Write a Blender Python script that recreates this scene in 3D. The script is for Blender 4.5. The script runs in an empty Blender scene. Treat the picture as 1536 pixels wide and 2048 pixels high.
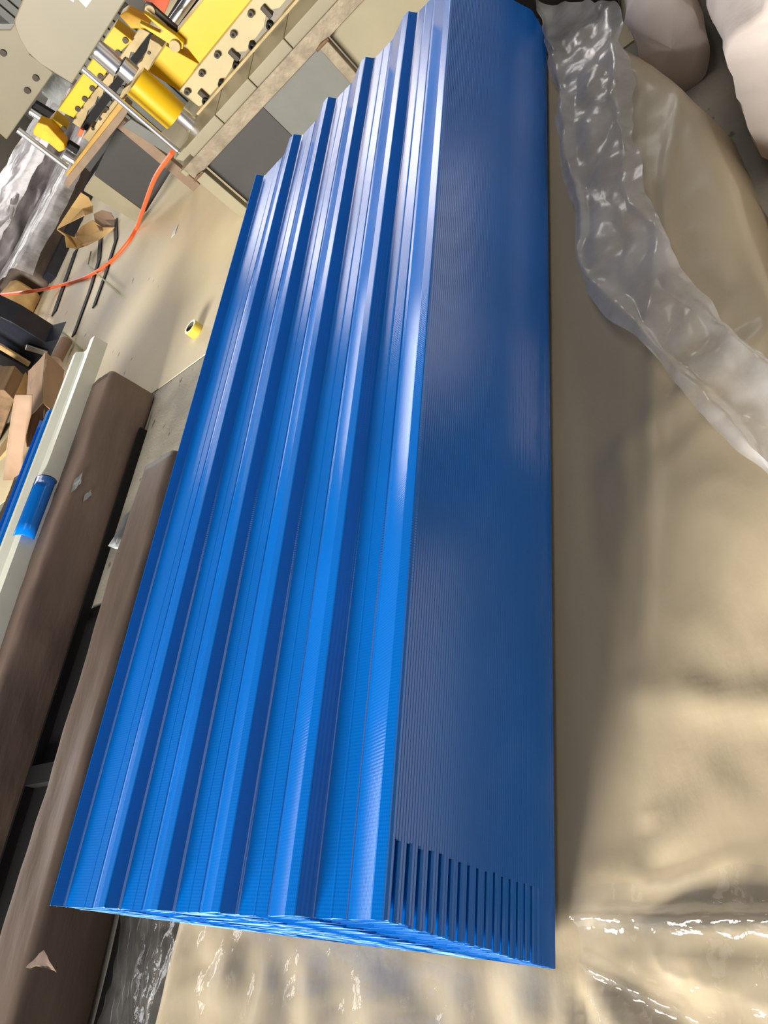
import bpy, math, random
from mathutils import Vector, Matrix, noise
random.seed(7)
PI = math.pi
sc = bpy.context.scene
COL = sc.collection

# ------------------------------------------------------------------ camera
CAM = Vector((1.621022, -0.050219, 1.605266))
AX_R = Vector((0.7345484, 0.0829070, -0.6734724))     # image right
AX_D = Vector((-0.3013401, -0.8494130, -0.4332340))   # image down
AX_F = Vector((-0.6079743, 0.5211756, -0.5989518))    # view axis
FPX = 1484.3237                                       # focal length, pixels of a 1536 x 2048 frame
cd = bpy.data.cameras.new('camera')
cd.sensor_fit = 'VERTICAL'
cd.sensor_height = 36.0
cd.lens = FPX / 2048.0 * 36.0
cd.clip_start = 0.02
cam = bpy.data.objects.new('camera', cd)
COL.objects.link(cam)
m3 = Matrix((AX_R, -AX_D, -AX_F)).transposed()
cam.matrix_world = Matrix.Translation(CAM) @ m3.to_4x4()
sc.camera = cam

# ------------------------------------------------------------------ world, view, large lights
wd = bpy.data.worlds.new('hall_sky')
sc.world = wd
wd.use_nodes = True
bg = wd.node_tree.nodes['Background']
bg.inputs[0].default_value = (0.72, 0.84, 1.0, 1)
bg.inputs[1].default_value = 1.0
sc.view_settings.view_transform = 'Standard'
sc.view_settings.look = 'None'
sc.view_settings.gamma = 1.0
sc.view_settings.exposure = -0.2
sc.view_settings.use_curve_mapping = False
try:
    sc.cycles.use_denoising = True
    sc.cycles.max_bounces = 8
    sc.cycles.transparent_max_bounces = 16
    sc.cycles.sample_clamp_indirect = 6.0
except Exception:
    pass

HX0, HX1, HY0, HY1, HZ = -13.0, 9.0, -9.0, 17.0, 11.0   # the hall


def daylight(name, loc, direction, sx, sy, radiance, color):
    l = bpy.data.lights.new(name, 'AREA')
    l.shape = 'RECTANGLE'
    l.size, l.size_y = sx, sy
    l.energy = radiance * PI * sx * sy
    l.color = color
    o = bpy.data.objects.new(name, l)
    COL.objects.link(o)
    o.location = loc
    d = Vector(direction)
    o.rotation_euler = d.to_track_quat('-Z', 'Y').to_euler()
    return o


# openings: wall, span along the wall, z0, z1, radiance, colour
OPENINGS = [
    ('near', -6.2, -.8, 2.5, 4.6, 132.0, (1.0, 0.94, 0.85)),
    ('left', -.5, 3.6, 1.2, 4.6, 3.2, (1.0, 0.96, 0.92)),
    ('left', 10.0, 15.6, 1.0, 5.6, 6.5, (1.0, 0.97, 0.95)),
    ('far', -11.8, -8.8, 5.6, 10.0, 7.5, (1.0, 0.93, 0.88)),
    ('far', -7.8, -4.4, 5.6, 10.2, 9.0, (1.0, 0.91, 0.84)),
    ('far', -3.4, .6, 5.6, 8.0, 5.0, (1.0, 0.94, 0.88)),
    ('right', -1.0, 5.0, 1.2, 3.8, 2.1, (1.0, 0.83, 0.66)),  # unseen window added as warm fill for the stack's right side
    ('right', 8.0, 14.0, 1.2, 3.8, 2.1, (1.0, 0.83, 0.66)),  # second added fill window, its warm colour standing for bounced light
]
for i, (w, a, b, z0, z1, L, c) in enumerate(OPENINGS):
    m, zc = (a + b) / 2, (z0 + z1) / 2
    if w == 'near':
        daylight('daylight_or_fill_opening', (m, HY0 + .05, zc), (0, 1, 0), b - a, z1 - z0, L, c)
    elif w == 'far':
        daylight('daylight_or_fill_opening', (m, HY1 - .05, zc), (0, -1, 0), b - a, z1 - z0, L, c)
    elif w == 'left':
        daylight('daylight_or_fill_opening', (HX0 + .05, m, zc), (1, 0, 0), b - a, z1 - z0, L, c)
    else:
        daylight('daylight_or_fill_opening', (HX1 - .05, m, zc), (-1, 0, 0), b - a, z1 - z0, L, c)


FILL = (1.2, 5.2, -2.5, 6.5)                          # invented rooflight, added to lift the shade on the pack: x0, x1, y0, y1
daylight('added_fill_rooflight', ((FILL[0] + FILL[1]) / 2, (FILL[2] + FILL[3]) / 2, HZ + .05), (0, 0, -1), FILL[1] - FILL[0], FILL[3] - FILL[2], 1.5, (1.0, 0.88, 0.74))


# ------------------------------------------------------------------ helpers
def ray(u, v):
    return AX_R * ((u - 768) / FPX) + AX_D * ((v - 1024) / FPX) + AX_F


def at_z(u, v, z):
    d = ray(u, v)
    return CAM + d * ((z - CAM.z) / d.z)


def at_y(u, v, y):
    d = ray(u, v)
    return CAM + d * ((y - CAM.y) / d.y)


def N(x, y, z=0.0):
    return noise.noise(Vector((x, y, z)))


def ridged(x, y, z=0.0):
    return 1 - 2 * abs(N(x, y, z))


def srgb(r, g, b):
    def f(c):
        c /= 255.0
        return c / 12.92 if c <= .04045 else ((c + .055) / 1.055) ** 2.4
    return (f(r), f(g), f(b), 1.0)


def tag(o, label=None, cat=None, group=None, kind=None):
    if label:
        o['label'] = label
    if cat:
        o['category'] = cat
    if group:
        o['group'] = group
    if kind:
        o['kind'] = kind
    return o


def empty(name, loc=(0, 0, 0), rz=0.0):
    o = bpy.data.objects.new(name, None)
    o.empty_display_size = .1
    COL.objects.link(o)
    o.location = loc
    o.rotation_euler = (0, 0, rz)
    return o


class MB:
    def __init__(s):
        s.v, s.f = [], []

    def add(s, vs, fs):
        b = len(s.v)
        s.v += [tuple(p) for p in vs]
        s.f += [tuple(i + b for i in f) for f in fs]
        return s

    def box(s, a, b):
        x0, x1 = sorted((a[0], b[0])); y0, y1 = sorted((a[1], b[1])); z0, z1 = sorted((a[2], b[2]))
        return s.add([(x0, y0, z0), (x1, y0, z0), (x1, y1, z0), (x0, y1, z0), (x0, y0, z1), (x1, y0, z1), (x1, y1, z1), (x0, y1, z1)],
                     [(0, 3, 2, 1), (4, 5, 6, 7), (0, 1, 5, 4), (1, 2, 6, 5), (2, 3, 7, 6), (3, 0, 4, 7)])

    def prism(s, poly, y0, y1):            # poly: (x, z) list, extruded along y
        n = len(poly)
        ar = sum(poly[i][0] * poly[(i + 1) % n][1] - poly[(i + 1) % n][0] * poly[i][1] for i in range(n))
        if ar < 0:
            poly = poly[::-1]
        vs = [(x, y0, z) for x, z in poly] + [(x, y1, z) for x, z in poly]
        fs = [tuple(range(n)), tuple(range(2 * n - 1, n - 1, -1))]
        for i in range(n):
            j = (i + 1) % n
            fs.append((i, i + n, j + n, j))
        return s.add(vs, fs)

    def tube(s, path, r, n=12, cap=True):
        path = [Vector(p) for p in path]
        rr = r if isinstance(r, (list, tuple)) else [r] * len(path)
        vs, fs = [], []
        up = None
        for i, p in enumerate(path):
            t = (path[min(i + 1, len(path) - 1)] - path[max(i - 1, 0)]).normalized()
            if up is None:
                up = Vector((0, 0, 1)) if abs(t.z) < .9 else Vector((1, 0, 0))
            a = t.cross(up).normalized()
            b = t.cross(a).normalized()
            up = -b if b.dot(up) < 0 else b
            b = t.cross(a).normalized()
            for k in range(n):
                q = 2 * PI * k / n
                vs.append(p + (a * math.cos(q) + b * math.sin(q)) * rr[i])
        for i in range(len(path) - 1):
            for k in range(n):
                k2 = (k + 1) % n
                fs.append((i * n + k, (i + 1) * n + k, (i + 1) * n + k2, i * n + k2))
        if cap:
            m = len(vs)
            vs += vs[:n] + vs[(len(path) - 1) * n:len(path) * n]
            fs.append(tuple(range(m, m + n)))
            fs.append(tuple(range(m + 2 * n - 1, m + n - 1, -1)))
        return s.add(vs, fs)

    def ring(s, p, axis, ro, ri, h, n=24):     # hollow roll
        axis = Vector(axis).normalized()
        a = axis.orthogonal().normalized()
        b = axis.cross(a)
        vs = []
        for rad, t in ((ro, 0), (ro, h), (ri, h), (ri, 0)):
            for k in range(n):
                q = 2 * PI * k / n
                vs.append(Vector(p) + axis * t + (a * math.cos(q) + b * math.sin(q)) * rad)
        fs = []
        for j in range(4):
            j2 = (j + 1) % 4
            for k in range(n):
                k2 = (k + 1) % n
                fs.append((j * n + k, j * n + k2, j2 * n + k2, j2 * n + k))
        return s.add(vs, fs)

    def grid(s, P, closed_u=False):            # P: rows of points
        nv, nu = len(P), len(P[0])
        vs = [p for row in P for p in row]
        fs = []
        for j in range(nv - 1):
            for i in range(nu if closed_u else nu - 1):
                i2 = (i + 1) % nu
                fs.append((j * nu + i, j * nu + i2, (j + 1) * nu + i2, (j + 1) * nu + i))
        return s.add(vs, fs)

    def build(s, name, mat, parent=None, smooth=False, bevel=0.0, solid=0.0, sub=0):
        me = bpy.data.meshes.new(name)
        me.from_pydata(s.v, [], s.f)
        me.validate()
        me.materials.append(mat)
        o = bpy.data.objects.new(name, me)
        COL.objects.link(o)
        o.parent = parent
        if smooth:
            me.polygons.foreach_set('use_smooth', [True] * len(me.polygons))
        if solid:
            q = o.modifiers.new('thickness', 'SOLIDIFY'); q.thickness = solid; q.offset = 0
        if bevel:
            q = o.modifiers.new('bevel', 'BEVEL'); q.width = bevel; q.segments = 2; q.limit_method = 'ANGLE'; q.angle_limit = math.radians(40)
        if sub:
            q = o.modifiers.new('sub', 'SUBSURF'); q.levels = sub; q.render_levels = sub
        return o


# ------------------------------------------------------------------ materials
def mat(name, col, rough=.5, metal=0.0, var=0.0, vscale=8.0, bump=0.0, bscale=40.0, coat=0.0, stretch=None, col2=None, spec=.5, detail=4.0):
    m = bpy.data.materials.new(name)
    m.use_nodes = True
    nt = m.node_tree
    b = nt.nodes['Principled BSDF']
    b.inputs['Base Color'].default_value = col
    b.inputs['Roughness'].default_value = rough
    b.inputs['Metallic'].default_value = metal
    b.inputs['Specular IOR Level'].default_value = spec
    if coat:
        b.inputs['Coat Weight'].default_value = coat
        b.inputs['Coat Roughness'].default_value = .12
    tc = nt.nodes.new('ShaderNodeTexCoord')
    mp_ = nt.nodes.new('ShaderNodeMapping')
    nt.links.new(tc.outputs['Object'], mp_.inputs[0])
    if stretch:
        mp_.inputs['Scale'].default_value = stretch
    if var or col2:
        n = nt.nodes.new('ShaderNodeTexNoise')
        n.inputs['Scale'].default_value = vscale
        n.inputs['Detail'].default_value = detail
        nt.links.new(mp_.outputs[0], n.inputs['Vector'])
        r = nt.nodes.new('ShaderNodeValToRGB')
        c2 = col2 or tuple(c * (1 - var) for c in col[:3]) + (1,)
        c1 = col if col2 else tuple(min(1, c * (1 + var)) for c in col[:3]) + (1,)
        r.color_ramp.elements[0].position = .35
        r.color_ramp.elements[1].position = .65
        r.color_ramp.elements[0].color = c2
        r.color_ramp.elements[1].color = c1
        nt.links.new(n.outputs['Fac'], r.inputs[0])
        nt.links.new(r.outputs[0], b.inputs['Base Color'])
    if bump:
        n2 = nt.nodes.new('ShaderNodeTexNoise')
        n2.inputs['Scale'].default_value = bscale
        n2.inputs['Detail'].default_value = 5
        nt.links.new(mp_.outputs[0], n2.inputs['Vector'])
        bp = nt.nodes.new('ShaderNodeBump')
        bp.inputs['Strength'].default_value = bump
        bp.inputs['Distance'].default_value = .01
        nt.links.new(n2.outputs['Fac'], bp.inputs['Height'])
        nt.links.new(bp.outputs[0], b.inputs['Normal'])
    return m


def blue_paint(name, emboss):
    m = mat(name, srgb(0, 110, 208), rough=.17, coat=.0, var=.06, vscale=3)
    nt = m.node_tree
    b = nt.nodes['Principled BSDF']
    if emboss:
        tc = nt.nodes.new('ShaderNodeTexCoord')
        sp = nt.nodes.new('ShaderNodeSeparateXYZ')
        nt.links.new(tc.outputs['Object'], sp.inputs[0])

        def mul(a, k):
            q = nt.nodes.new('ShaderNodeMath'); q.operation = 'MULTIPLY'
            nt.links.new(a, q.inputs[0]); q.inputs[1].default_value = k
            return q.outputs[0]

        def op(kind, a, c=None):
            q = nt.nodes.new('ShaderNodeMath'); q.operation = kind
            nt.links.new(a, q.inputs[0])
            if c is not None:
                nt.links.new(c, q.inputs[1])
            return q.outputs[0]
        kx, ky = 2 * PI / .0075, 2 * PI / .0105
        s1 = op('SINE', op('ADD', mul(sp.outputs[0], kx), mul(sp.outputs[1], ky)))
        s2 = op('SINE', op('SUBTRACT', mul(sp.outputs[0], kx), mul(sp.outputs[1], ky)))
        h = op('MULTIPLY', s1, s2)
        bp = nt.nodes.new('ShaderNodeBump')
        bp.inputs['Strength'].default_value = .2
        bp.inputs['Distance'].default_value = .00035
        nt.links.new(h, bp.inputs['Height'])
        nt.links.new(bp.outputs[0], b.inputs['Normal'])
    return m


def film(name, tint, haze, rough=.12, bump=.5, bscale=14.0):
    m = bpy.data.materials.new(name)
    m.use_nodes = True
    nt = m.node_tree
    for n in list(nt.nodes):
        if n.type != 'OUTPUT_MATERIAL':
            nt.nodes.remove(n)
    out = [n for n in nt.nodes if n.type == 'OUTPUT_MATERIAL'][0]
    tr = nt.nodes.new('ShaderNodeBsdfTransparent')
    tr.inputs[0].default_value = (.97, .97, .97, 1)
    di = nt.nodes.new('ShaderNodeBsdfDiffuse'); di.inputs[0].default_value = tint
    tl = nt.nodes.new('ShaderNodeBsdfTranslucent'); tl.inputs[0].default_value = tint
    gl = nt.nodes.new('ShaderNodeBsdfGlossy'); gl.inputs[0].default_value = (1, 1, 1, 1); gl.inputs['Roughness'].default_value = rough
    mi = nt.nodes.new('ShaderNodeMixShader'); mi.inputs[0].default_value = .5
    nt.links.new(di.outputs[0], mi.inputs[1]); nt.links.new(tl.outputs[0], mi.inputs[2])
    a = nt.nodes.new('ShaderNodeMixShader')
    nt.links.new(tr.outputs[0], a.inputs[1]); nt.links.new(mi.outputs[0], a.inputs[2])
    tc = nt.nodes.new('ShaderNodeTexCoord')
    n1 = nt.nodes.new('ShaderNodeTexNoise'); n1.inputs['Scale'].default_value = 5; n1.inputs['Detail'].default_value = 6
    nt.links.new(tc.outputs['Object'], n1.inputs['Vector'])
    mr = nt.nodes.new('ShaderNodeMapRange')
    mr.inputs['From Min'].default_value = .3; mr.inputs['From Max'].default_value = .7
    mr.inputs['To Min'].default_value = haze * .45; mr.inputs['To Max'].default_value = haze * 1.5
    nt.links.new(n1.outputs['Fac'], mr.inputs['Value'])
    nt.links.new(mr.outputs[0], a.inputs[0])
    fr = nt.nodes.new('ShaderNodeLayerWeight'); fr.inputs[0].default_value = .28
    n2 = nt.nodes.new('ShaderNodeTexNoise'); n2.inputs['Scale'].default_value = bscale; n2.inputs['Detail'].default_value = 5
    nt.links.new(tc.outputs['Object'], n2.inputs['Vector'])
    bp = nt.nodes.new('ShaderNodeBump'); bp.inputs['Strength'].default_value = bump; bp.inputs['Distance'].default_value = .02
    nt.links.new(n2.outputs['Fac'], bp.inputs['Height'])
    nt.links.new(bp.outputs[0], gl.inputs['Normal'])
    nt.links.new(bp.outputs[0], fr.inputs['Normal'])
    b = nt.nodes.new('ShaderNodeMixShader')
    pw = nt.nodes.new('ShaderNodeMapRange')
    pw.inputs['To Min'].default_value = .025; pw.inputs['To Max'].default_value = .26
    nt.links.new(fr.outputs['Facing'], pw.inputs['Value'])
    nt.links.new(pw.outputs[0], b.inputs[0]); nt.links.new(a.outputs[0], b.inputs[1]); nt.links.new(gl.outputs[0], b.inputs[2])
    nt.links.new(b.outputs[0], out.inputs[0])
    return m


M = {}
M['blue_top'] = blue_paint('blue_embossed_paint', True)
M['blue'] = blue_paint('blue_paint', False)
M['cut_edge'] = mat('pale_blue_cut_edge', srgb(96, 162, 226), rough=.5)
M['cream'] = mat('cream_machine_paint', srgb(138, 131, 108), rough=.42, var=.05, vscale=4)
M['cream_shaded'] = mat('cream_paint_shaded', srgb(120, 114, 95), rough=.45, var=.04, vscale=3)  # cream paint darkened, shade on the press plates put into the colour
M['cream_die'] = mat('pale_oiled_die_steel', srgb(178, 163, 122), rough=.4, var=.05, vscale=5)
M['tan_die'] = mat('tan_die_steel', srgb(166, 146, 102), rough=.45, var=.15, vscale=9)
M['yellow'] = mat('yellow_paint', srgb(208, 168, 5), rough=.38, var=.04, vscale=4)
M['ochre'] = mat('worn_ochre_paint', srgb(224, 168, 20), rough=.5, var=.12, vscale=12)
M['chrome'] = mat('polished_steel', srgb(225, 226, 230), rough=.3, metal=1)
M['steel'] = mat('bare_mill_steel', srgb(126, 116, 100), rough=.42, metal=.55, var=.18, vscale=14, bump=.1)
M['rust'] = mat('weld_burn', srgb(110, 85, 62), rough=.7, metal=.3, var=.4, vscale=40, bump=.5, bscale=120)
M['dark_panel'] = mat('dark_grey_panel', srgb(46, 45, 44), rough=.55, var=.05)
M['grey_panel'] = mat('blue_grey_panel', srgb(98, 100, 97), rough=.45, var=.05)
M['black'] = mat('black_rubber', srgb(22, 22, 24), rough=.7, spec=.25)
M['bolt'] = mat('blackened_bolt', srgb(58, 52, 46), rough=.4, metal=.6)
M['brass'] = mat('waxed_brass_bar', srgb(170, 134, 66), rough=.4, metal=.2, var=.1)
M['beam'] = mat('tan_primer_steel', srgb(124, 104, 84), rough=.5, var=.1)
M['orange'] = mat('orange_hose', srgb(240, 96, 44), rough=.45)
M['concrete'] = mat('cream_concrete', srgb(240, 222, 178), rough=.62, col2=srgb(212, 202, 180), vscale=.55, bump=.08, bscale=30, detail=7, spec=.4)
M['concrete2'] = mat('grey_concrete', srgb(176, 170, 156), rough=.7, col2=srgb(140, 136, 126), vscale=3.0, bump=.2, bscale=60, detail=8, spec=.3)
M['joint'] = mat('joint_filler', srgb(40, 36, 30), rough=.9)
M['brown'] = mat('brown_woven_wrap', srgb(96, 82, 73), rough=.5, var=.12, vscale=5, bump=.3, bscale=24, stretch=(1, .25, 1), spec=.35)
M['brown_lightened'] = mat('brown_woven_wrap_lightened', srgb(124, 106, 96), rough=.5, var=.12, vscale=5, bump=.3, bscale=24, stretch=(1, .25, 1), spec=.35)  # same brown wrap, lightened to make up for weak light on the wide bundle
M['brown_dark'] = mat('dark_brown_wrap', srgb(70, 62, 60), rough=.3, var=.2, vscale=6, bump=.3, bscale=20)
M['mauve'] = mat('mauve_film_wrap', srgb(150, 142, 144), rough=.3, var=.3, vscale=5, bump=.8, bscale=9, stretch=(1, .3, 1), coat=.2)
M['beige'] = mat('beige_woven_wrap', srgb(198, 182, 152), rough=.42, var=.05, vscale=3, bump=.3, bscale=9, coat=.12, stretch=(1.6, .7, 1))
M['lavender'] = mat('lavender_cloth', srgb(226, 214, 206), rough=.7, var=.06, vscale=4, bump=.9, bscale=5)
M['cardboard'] = mat('cardboard', srgb(206, 170, 112), rough=.75, var=.08, vscale=6, bump=.3, bscale=26)
M['cardboard2'] = mat('brown_cardboard', srgb(160, 134, 112), rough=.75, var=.06, vscale=6)
M['trim'] = mat('grey_green_trim_paint', srgb(228, 231, 218), rough=.35, var=.03)
M['trim_film'] = mat('pale_trim_underside', srgb(150, 162, 154), rough=.4)
M['wood'] = mat('raw_wood', srgb(182, 150, 104), rough=.7, var=.2, vscale=10, stretch=(1, .1, 1))
M['wood_dark'] = mat('weathered_wood', srgb(120, 96, 70), rough=.75, var=.3, vscale=9, stretch=(1, .1, 1))
M['navy'] = mat('blue_black_paint', srgb(30, 34, 46), rough=.35, var=.2)
M['tape'] = mat('yellow_tape', srgb(216, 192, 70), rough=.3, coat=.4)
M['core'] = mat('grey_cardboard_core', srgb(84, 82, 74), rough=.9)
M['white'] = mat('white_scrap', srgb(235, 235, 235), rough=.4)
M['silver'] = mat('silvery_film', srgb(170, 176, 178), rough=.2, metal=.3, bump=.8, bscale=12)
M['wall'] = mat('hall_wall', srgb(96, 94, 90), rough=.8, var=.08, vscale=.7)
M['roof'] = mat('hall_roof', srgb(48, 50, 54), rough=.7, var=.08, vscale=.7)
M['frame'] = mat('window_frame', srgb(80, 82, 84), rough=.6)
M['green'] = mat('green_tarp', srgb(132, 148, 118), rough=.35, var=.2, vscale=9, bump=.5)
M['film'] = film('clear_polythene', (.95, .95, .96, 1), .66, rough=.22, bump=.22, bscale=9.0)
M['film_thin'] = film('thin_clear_polythene', (.80, .80, .78, 1), .10, rough=.08, bump=.7, bscale=10)
M['thread'] = mat('pale_green_twine', srgb(150, 160, 120), rough=.6)



def scuffs(m, scale, thr, col, stretch):
    nt = m.node_tree
    b = nt.nodes['Principled BSDF']
    src = b.inputs['Base Color'].links[0].from_socket
    tc = nt.nodes.new('ShaderNodeTexCoord'); mp2 = nt.nodes.new('ShaderNodeMapping')
    mp2.inputs['Scale'].default_value = stretch
    mp2.inputs['Rotation'].default_value = (0, 0, .35)
    n = nt.nodes.new('ShaderNodeTexNoise'); n.inputs['Scale'].default_value = scale; n.inputs['Detail'].default_value = 3
    nt.links.new(tc.outputs['Object'], mp2.inputs[0]); nt.links.new(mp2.outputs[0], n.inputs['Vector'])
    r = nt.nodes.new('ShaderNodeMapRange')
    r.inputs['From Min'].default_value = thr; r.inputs['From Max'].default_value = thr + .04
    r.inputs['To Max'].default_value = .8
    nt.links.new(n.outputs['Fac'], r.inputs['Value'])
    mx = nt.nodes.new('ShaderNodeMix'); mx.data_type = 'RGBA'
    mx.inputs[7].default_value = col
    nt.links.new(r.outputs[0], mx.inputs[0]); nt.links.new(src, mx.inputs[6])
    nt.links.new(mx.outputs[2], b.inputs['Base Color'])


scuffs(M['concrete'], 9, .70, srgb(120, 104, 78), (1, .4, 1))
scuffs(M['concrete2'], 14, .66, srgb(86, 82, 72), (1, .6, 1))
# ------------------------------------------------------------------ the hall
fl = empty('floor'); tag(fl, kind='structure')
JY = 3.12
MB().box((HX0, JY + .009, -.2), (HX1, HY1, 0)).build('concrete_slab', M['concrete'], fl)
MB().box((HX0, HY0, -.2), (HX1, JY - .009, 0)).build('concrete_slab', M['concrete2'], fl)
MB().box((HX0, JY - .009, -.2), (HX1, JY + .009, -.03)).build('joint', M['joint'], fl)


def wall_with_holes(name, axis, pos, a0, a1, holes, side):
    b = MB()
    t = .2
    cuts = sorted(holes)
    cur = a0

    def bx(p0, p1, z0, z1):
        if p1 - p0 < 1e-4 or z1 - z0 < 1e-4:
            return
        if axis == 'y':
            b.box((p0, pos, z0), (p1, pos + side * t, z1))
        else:
            b.box((pos, p0, z0), (pos + side * t, p1, z1))
    for (p0, p1, z0, z1) in cuts:
        bx(cur, p0, 0, HZ); bx(p0, p1, 0, z0); bx(p0, p1, z1, HZ)
        cur = p1
    bx(cur, a1, 0, HZ)
    o = b.build(name, M['wall'])
    tag(o, kind='structure')


H = {k: [(a, b, z0, z1) for (w, a, b, z0, z1, L, c) in OPENINGS if w == k] for k in ('near', 'far', 'left', 'right')}
wall_with_holes('wall_near', 'y', HY0, HX0, HX1, H['near'], -1)
wall_with_holes('wall_far', 'y', HY1, HX0, HX1, H['far'], 1)
wall_with_holes('wall_left', 'x', HX0, HY0, HY1, H['left'], -1)
wall_with_holes('wall_right', 'x', HX1, HY0, HY1, H['right'], 1)
cb_ = MB().box((HX0, HY0, HZ), (FILL[0], HY1, HZ + .2)).box((FILL[1], HY0, HZ), (HX1, HY1, HZ + .2))
cb_.box((FILL[0], HY0, HZ), (FILL[1], FILL[2], HZ + .2)).box((FILL[0], FILL[3], HZ), (FILL[1], HY1, HZ + .2))
tag(cb_.build('ceiling', M['roof']), kind='structure')
for i, (w, a, b, z0, z1, L, c) in enumerate(OPENINGS):
    q = MB()
    n = 4
    for k in range(n + 1):
        p = a + (b - a) * k / n
        if w in ('near', 'far'):
            y = HY0 if w == 'near' else HY1
            q.box((p - .03, y - .04, z0), (p + .03, y + .04, z1))
        else:
            x = HX0 if w == 'left' else HX1
            q.box((x - .04, p - .03, z0), (x + .04, p + .03, z1))
    tag(q.build('window_%d' % (i + 1), M['frame']), kind='structure')

# ------------------------------------------------------------------ blue sheet stack
TOPZ, BASEZ = .83, .25
CREST = [.0, .212, .388, .560, .735, .902]
RIB = .024


def profile(fine):
    p = []
    p.append((-.006, -.004)); p.append((.0, 0.0))
    for k in range(1, 6):
        a, c = CREST[k - 1], CREST[k]
        top0 = c - .020
        foot = top0 - .062
        base = a + .019
        if fine:
            p += [(a + .0015, -.0006), (a + .003, -.0025), (base - .004, -RIB + .004), (base, -RIB + .001), (base + .005, -RIB)]
            m1 = foot - .036
            p += [(m1 - .003, -RIB), (m1, -RIB + .0007), (m1 + .003, -RIB)]
            p += [(foot - .007, -RIB), (foot - .0045, -RIB - .0012), (foot - .002, -RIB), (foot + .004, -RIB + .0008)]
            p += [(top0 - .003, -.0014), (top0, 0), (c - .0015, 0.0002), (c, 0)]
        else:
            p += [(base, -RIB), (foot, -RIB), (top0, 0), (c, 0)]
    return p


LEG = [(.9034, -.0008), (.9044, -.0060), (.9057, -.0085)]
NOTCH_Y = .095


def sheet_mesh(name, fine, notched, material):
    prof = profile(fine)
    n0 = len(prof)
    pts = prof + LEG
    n = len(pts)
    ys = [0.0, .03, .06, .085, .095, .10] + [.10 + (1 - .10) * k / 10.0 for k in range(1, 11)]   # 0..0.1 metres, then fraction of the rest
    th = .0014
    vs, fs = [], []
    for j, yy in enumerate(ys):
        for lay in (0, 1):
            for i, (x, z) in enumerate(pts):
                L = 2.37 + .228 * x
                y = yy if j <= 5 else .10 + (yy - .10) / .9 * (L - .10)
                dx = -.022 * (y / 2.4) * math.sin(PI * min(max(x / .902, 0), 1))
                if notched and i >= n0 and j in (4, 5):
                    pass
                jag = (random.random() - .5) * .0016 if j == 0 else 0
                if i >= n0 or lay == 0:
                    xx = x - (th if lay and i >= n0 else 0)
                vs.append((x - (th if lay and i >= n0 else 0) + dx, y + jag, z - (th if lay and i < n0 else 0)))

    def vid(j, lay, i):
        return (j * 2 + lay) * n + i
    for j in range(len(ys) - 1):
        for i in range(n - 1):
            if notched and i >= n0 - 1 and j < 4:
                continue
            fs.append((vid(j, 0, i), vid(j, 0, i + 1), vid(j + 1, 0, i + 1), vid(j + 1, 0, i)))
            fs.append((vid(j, 1, i), vid(j + 1, 1, i), vid(j + 1, 1, i + 1), vid(j, 1, i + 1)))
    for j in (0, len(ys) - 1):
        for i in range(n - 1):
            if notched and j == 0 and i >= n0 - 1:
                continue
            f = (vid(j, 0, i), vid(j, 1, i), vid(j, 1, i + 1), vid(j, 0, i + 1))
            fs.append(f if j == 0 else f[::-1])
    for j in range(len(ys) - 1):
        fs.append((vid(j, 0, 0), vid(j + 1, 0, 0), vid(j + 1, 1, 0), vid(j, 1, 0)))
        e = n - 1 if not (notched and j < 4) else n0 - 1
        fs.append((vid(j, 0, e), vid(j, 1, e), vid(j + 1, 1, e), vid(j + 1, 0, e)))
    me = bpy.data.meshes.new(name)
    me.from_pydata(vs, [], fs)
    me.validate()
    me.materials.append(material)
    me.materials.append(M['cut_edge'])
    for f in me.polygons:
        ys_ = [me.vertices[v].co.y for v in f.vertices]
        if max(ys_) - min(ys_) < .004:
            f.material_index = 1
    return me


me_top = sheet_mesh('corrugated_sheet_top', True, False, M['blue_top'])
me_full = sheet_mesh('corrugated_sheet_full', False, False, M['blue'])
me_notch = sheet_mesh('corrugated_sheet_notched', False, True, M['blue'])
NS = 76
PITCH = (TOPZ - (BASEZ + RIB + .004)) / (NS - 1)
for k in range(NS):
    q = k / (NS - 1)
    me = me_top if k == 0 else (me_notch if (k % 4 in (1, 2) and k < 66) else me_full)
    o = bpy.data.objects.new('corrugated_sheet', me)
    COL.objects.link(o)
    o.location = (-.10 * q + (random.random() - .5) * .0004 * (k > 0), (random.random() - .5) * .004 * (k > 0), TOPZ - k * PITCH)
    o.rotation_euler = (0, 0, -.0296 * q)
    st = min(.5, 1.05 * q * .58)
    o.scale = (1, 1 + st / 2.5, 1)
    if k == 0:
        tag(o, 'topmost bright blue corrugated steel sheet on the tall stack', 'metal sheet', 'blue corrugated sheets in the stack')
    elif k == NS - 1:
        tag(o, 'lowest blue corrugated sheet of the stack, lying on the beige wrap', 'metal sheet', 'blue corrugated sheets in the stack')
    elif me is me_notch:
        tag(o, 'blue corrugated sheet in the stack with a dark slot at its near side edge', 'metal sheet', 'blue corrugated sheets in the stack')
    else:
        tag(o, 'blue corrugated sheet in the middle of the stack, only its unbroken edge showing', 'metal sheet', 'blue corrugated sheets in the stack')

# ------------------------------------------------------------------ beige wrapped pack under the stack


def pack_edges(y):
    xl = -.42 + .02 * N(y * 2, 3.1)
    xr = 1.40
    if y > 1.3:
        xr = 1.40 - .05 * (y - 1.3) / .8 if y < 2.1 else 1.35 - (y - 2.1) * .33
    xr += .012 * N(y * 5, 7.7)
    return xl, xr


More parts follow.
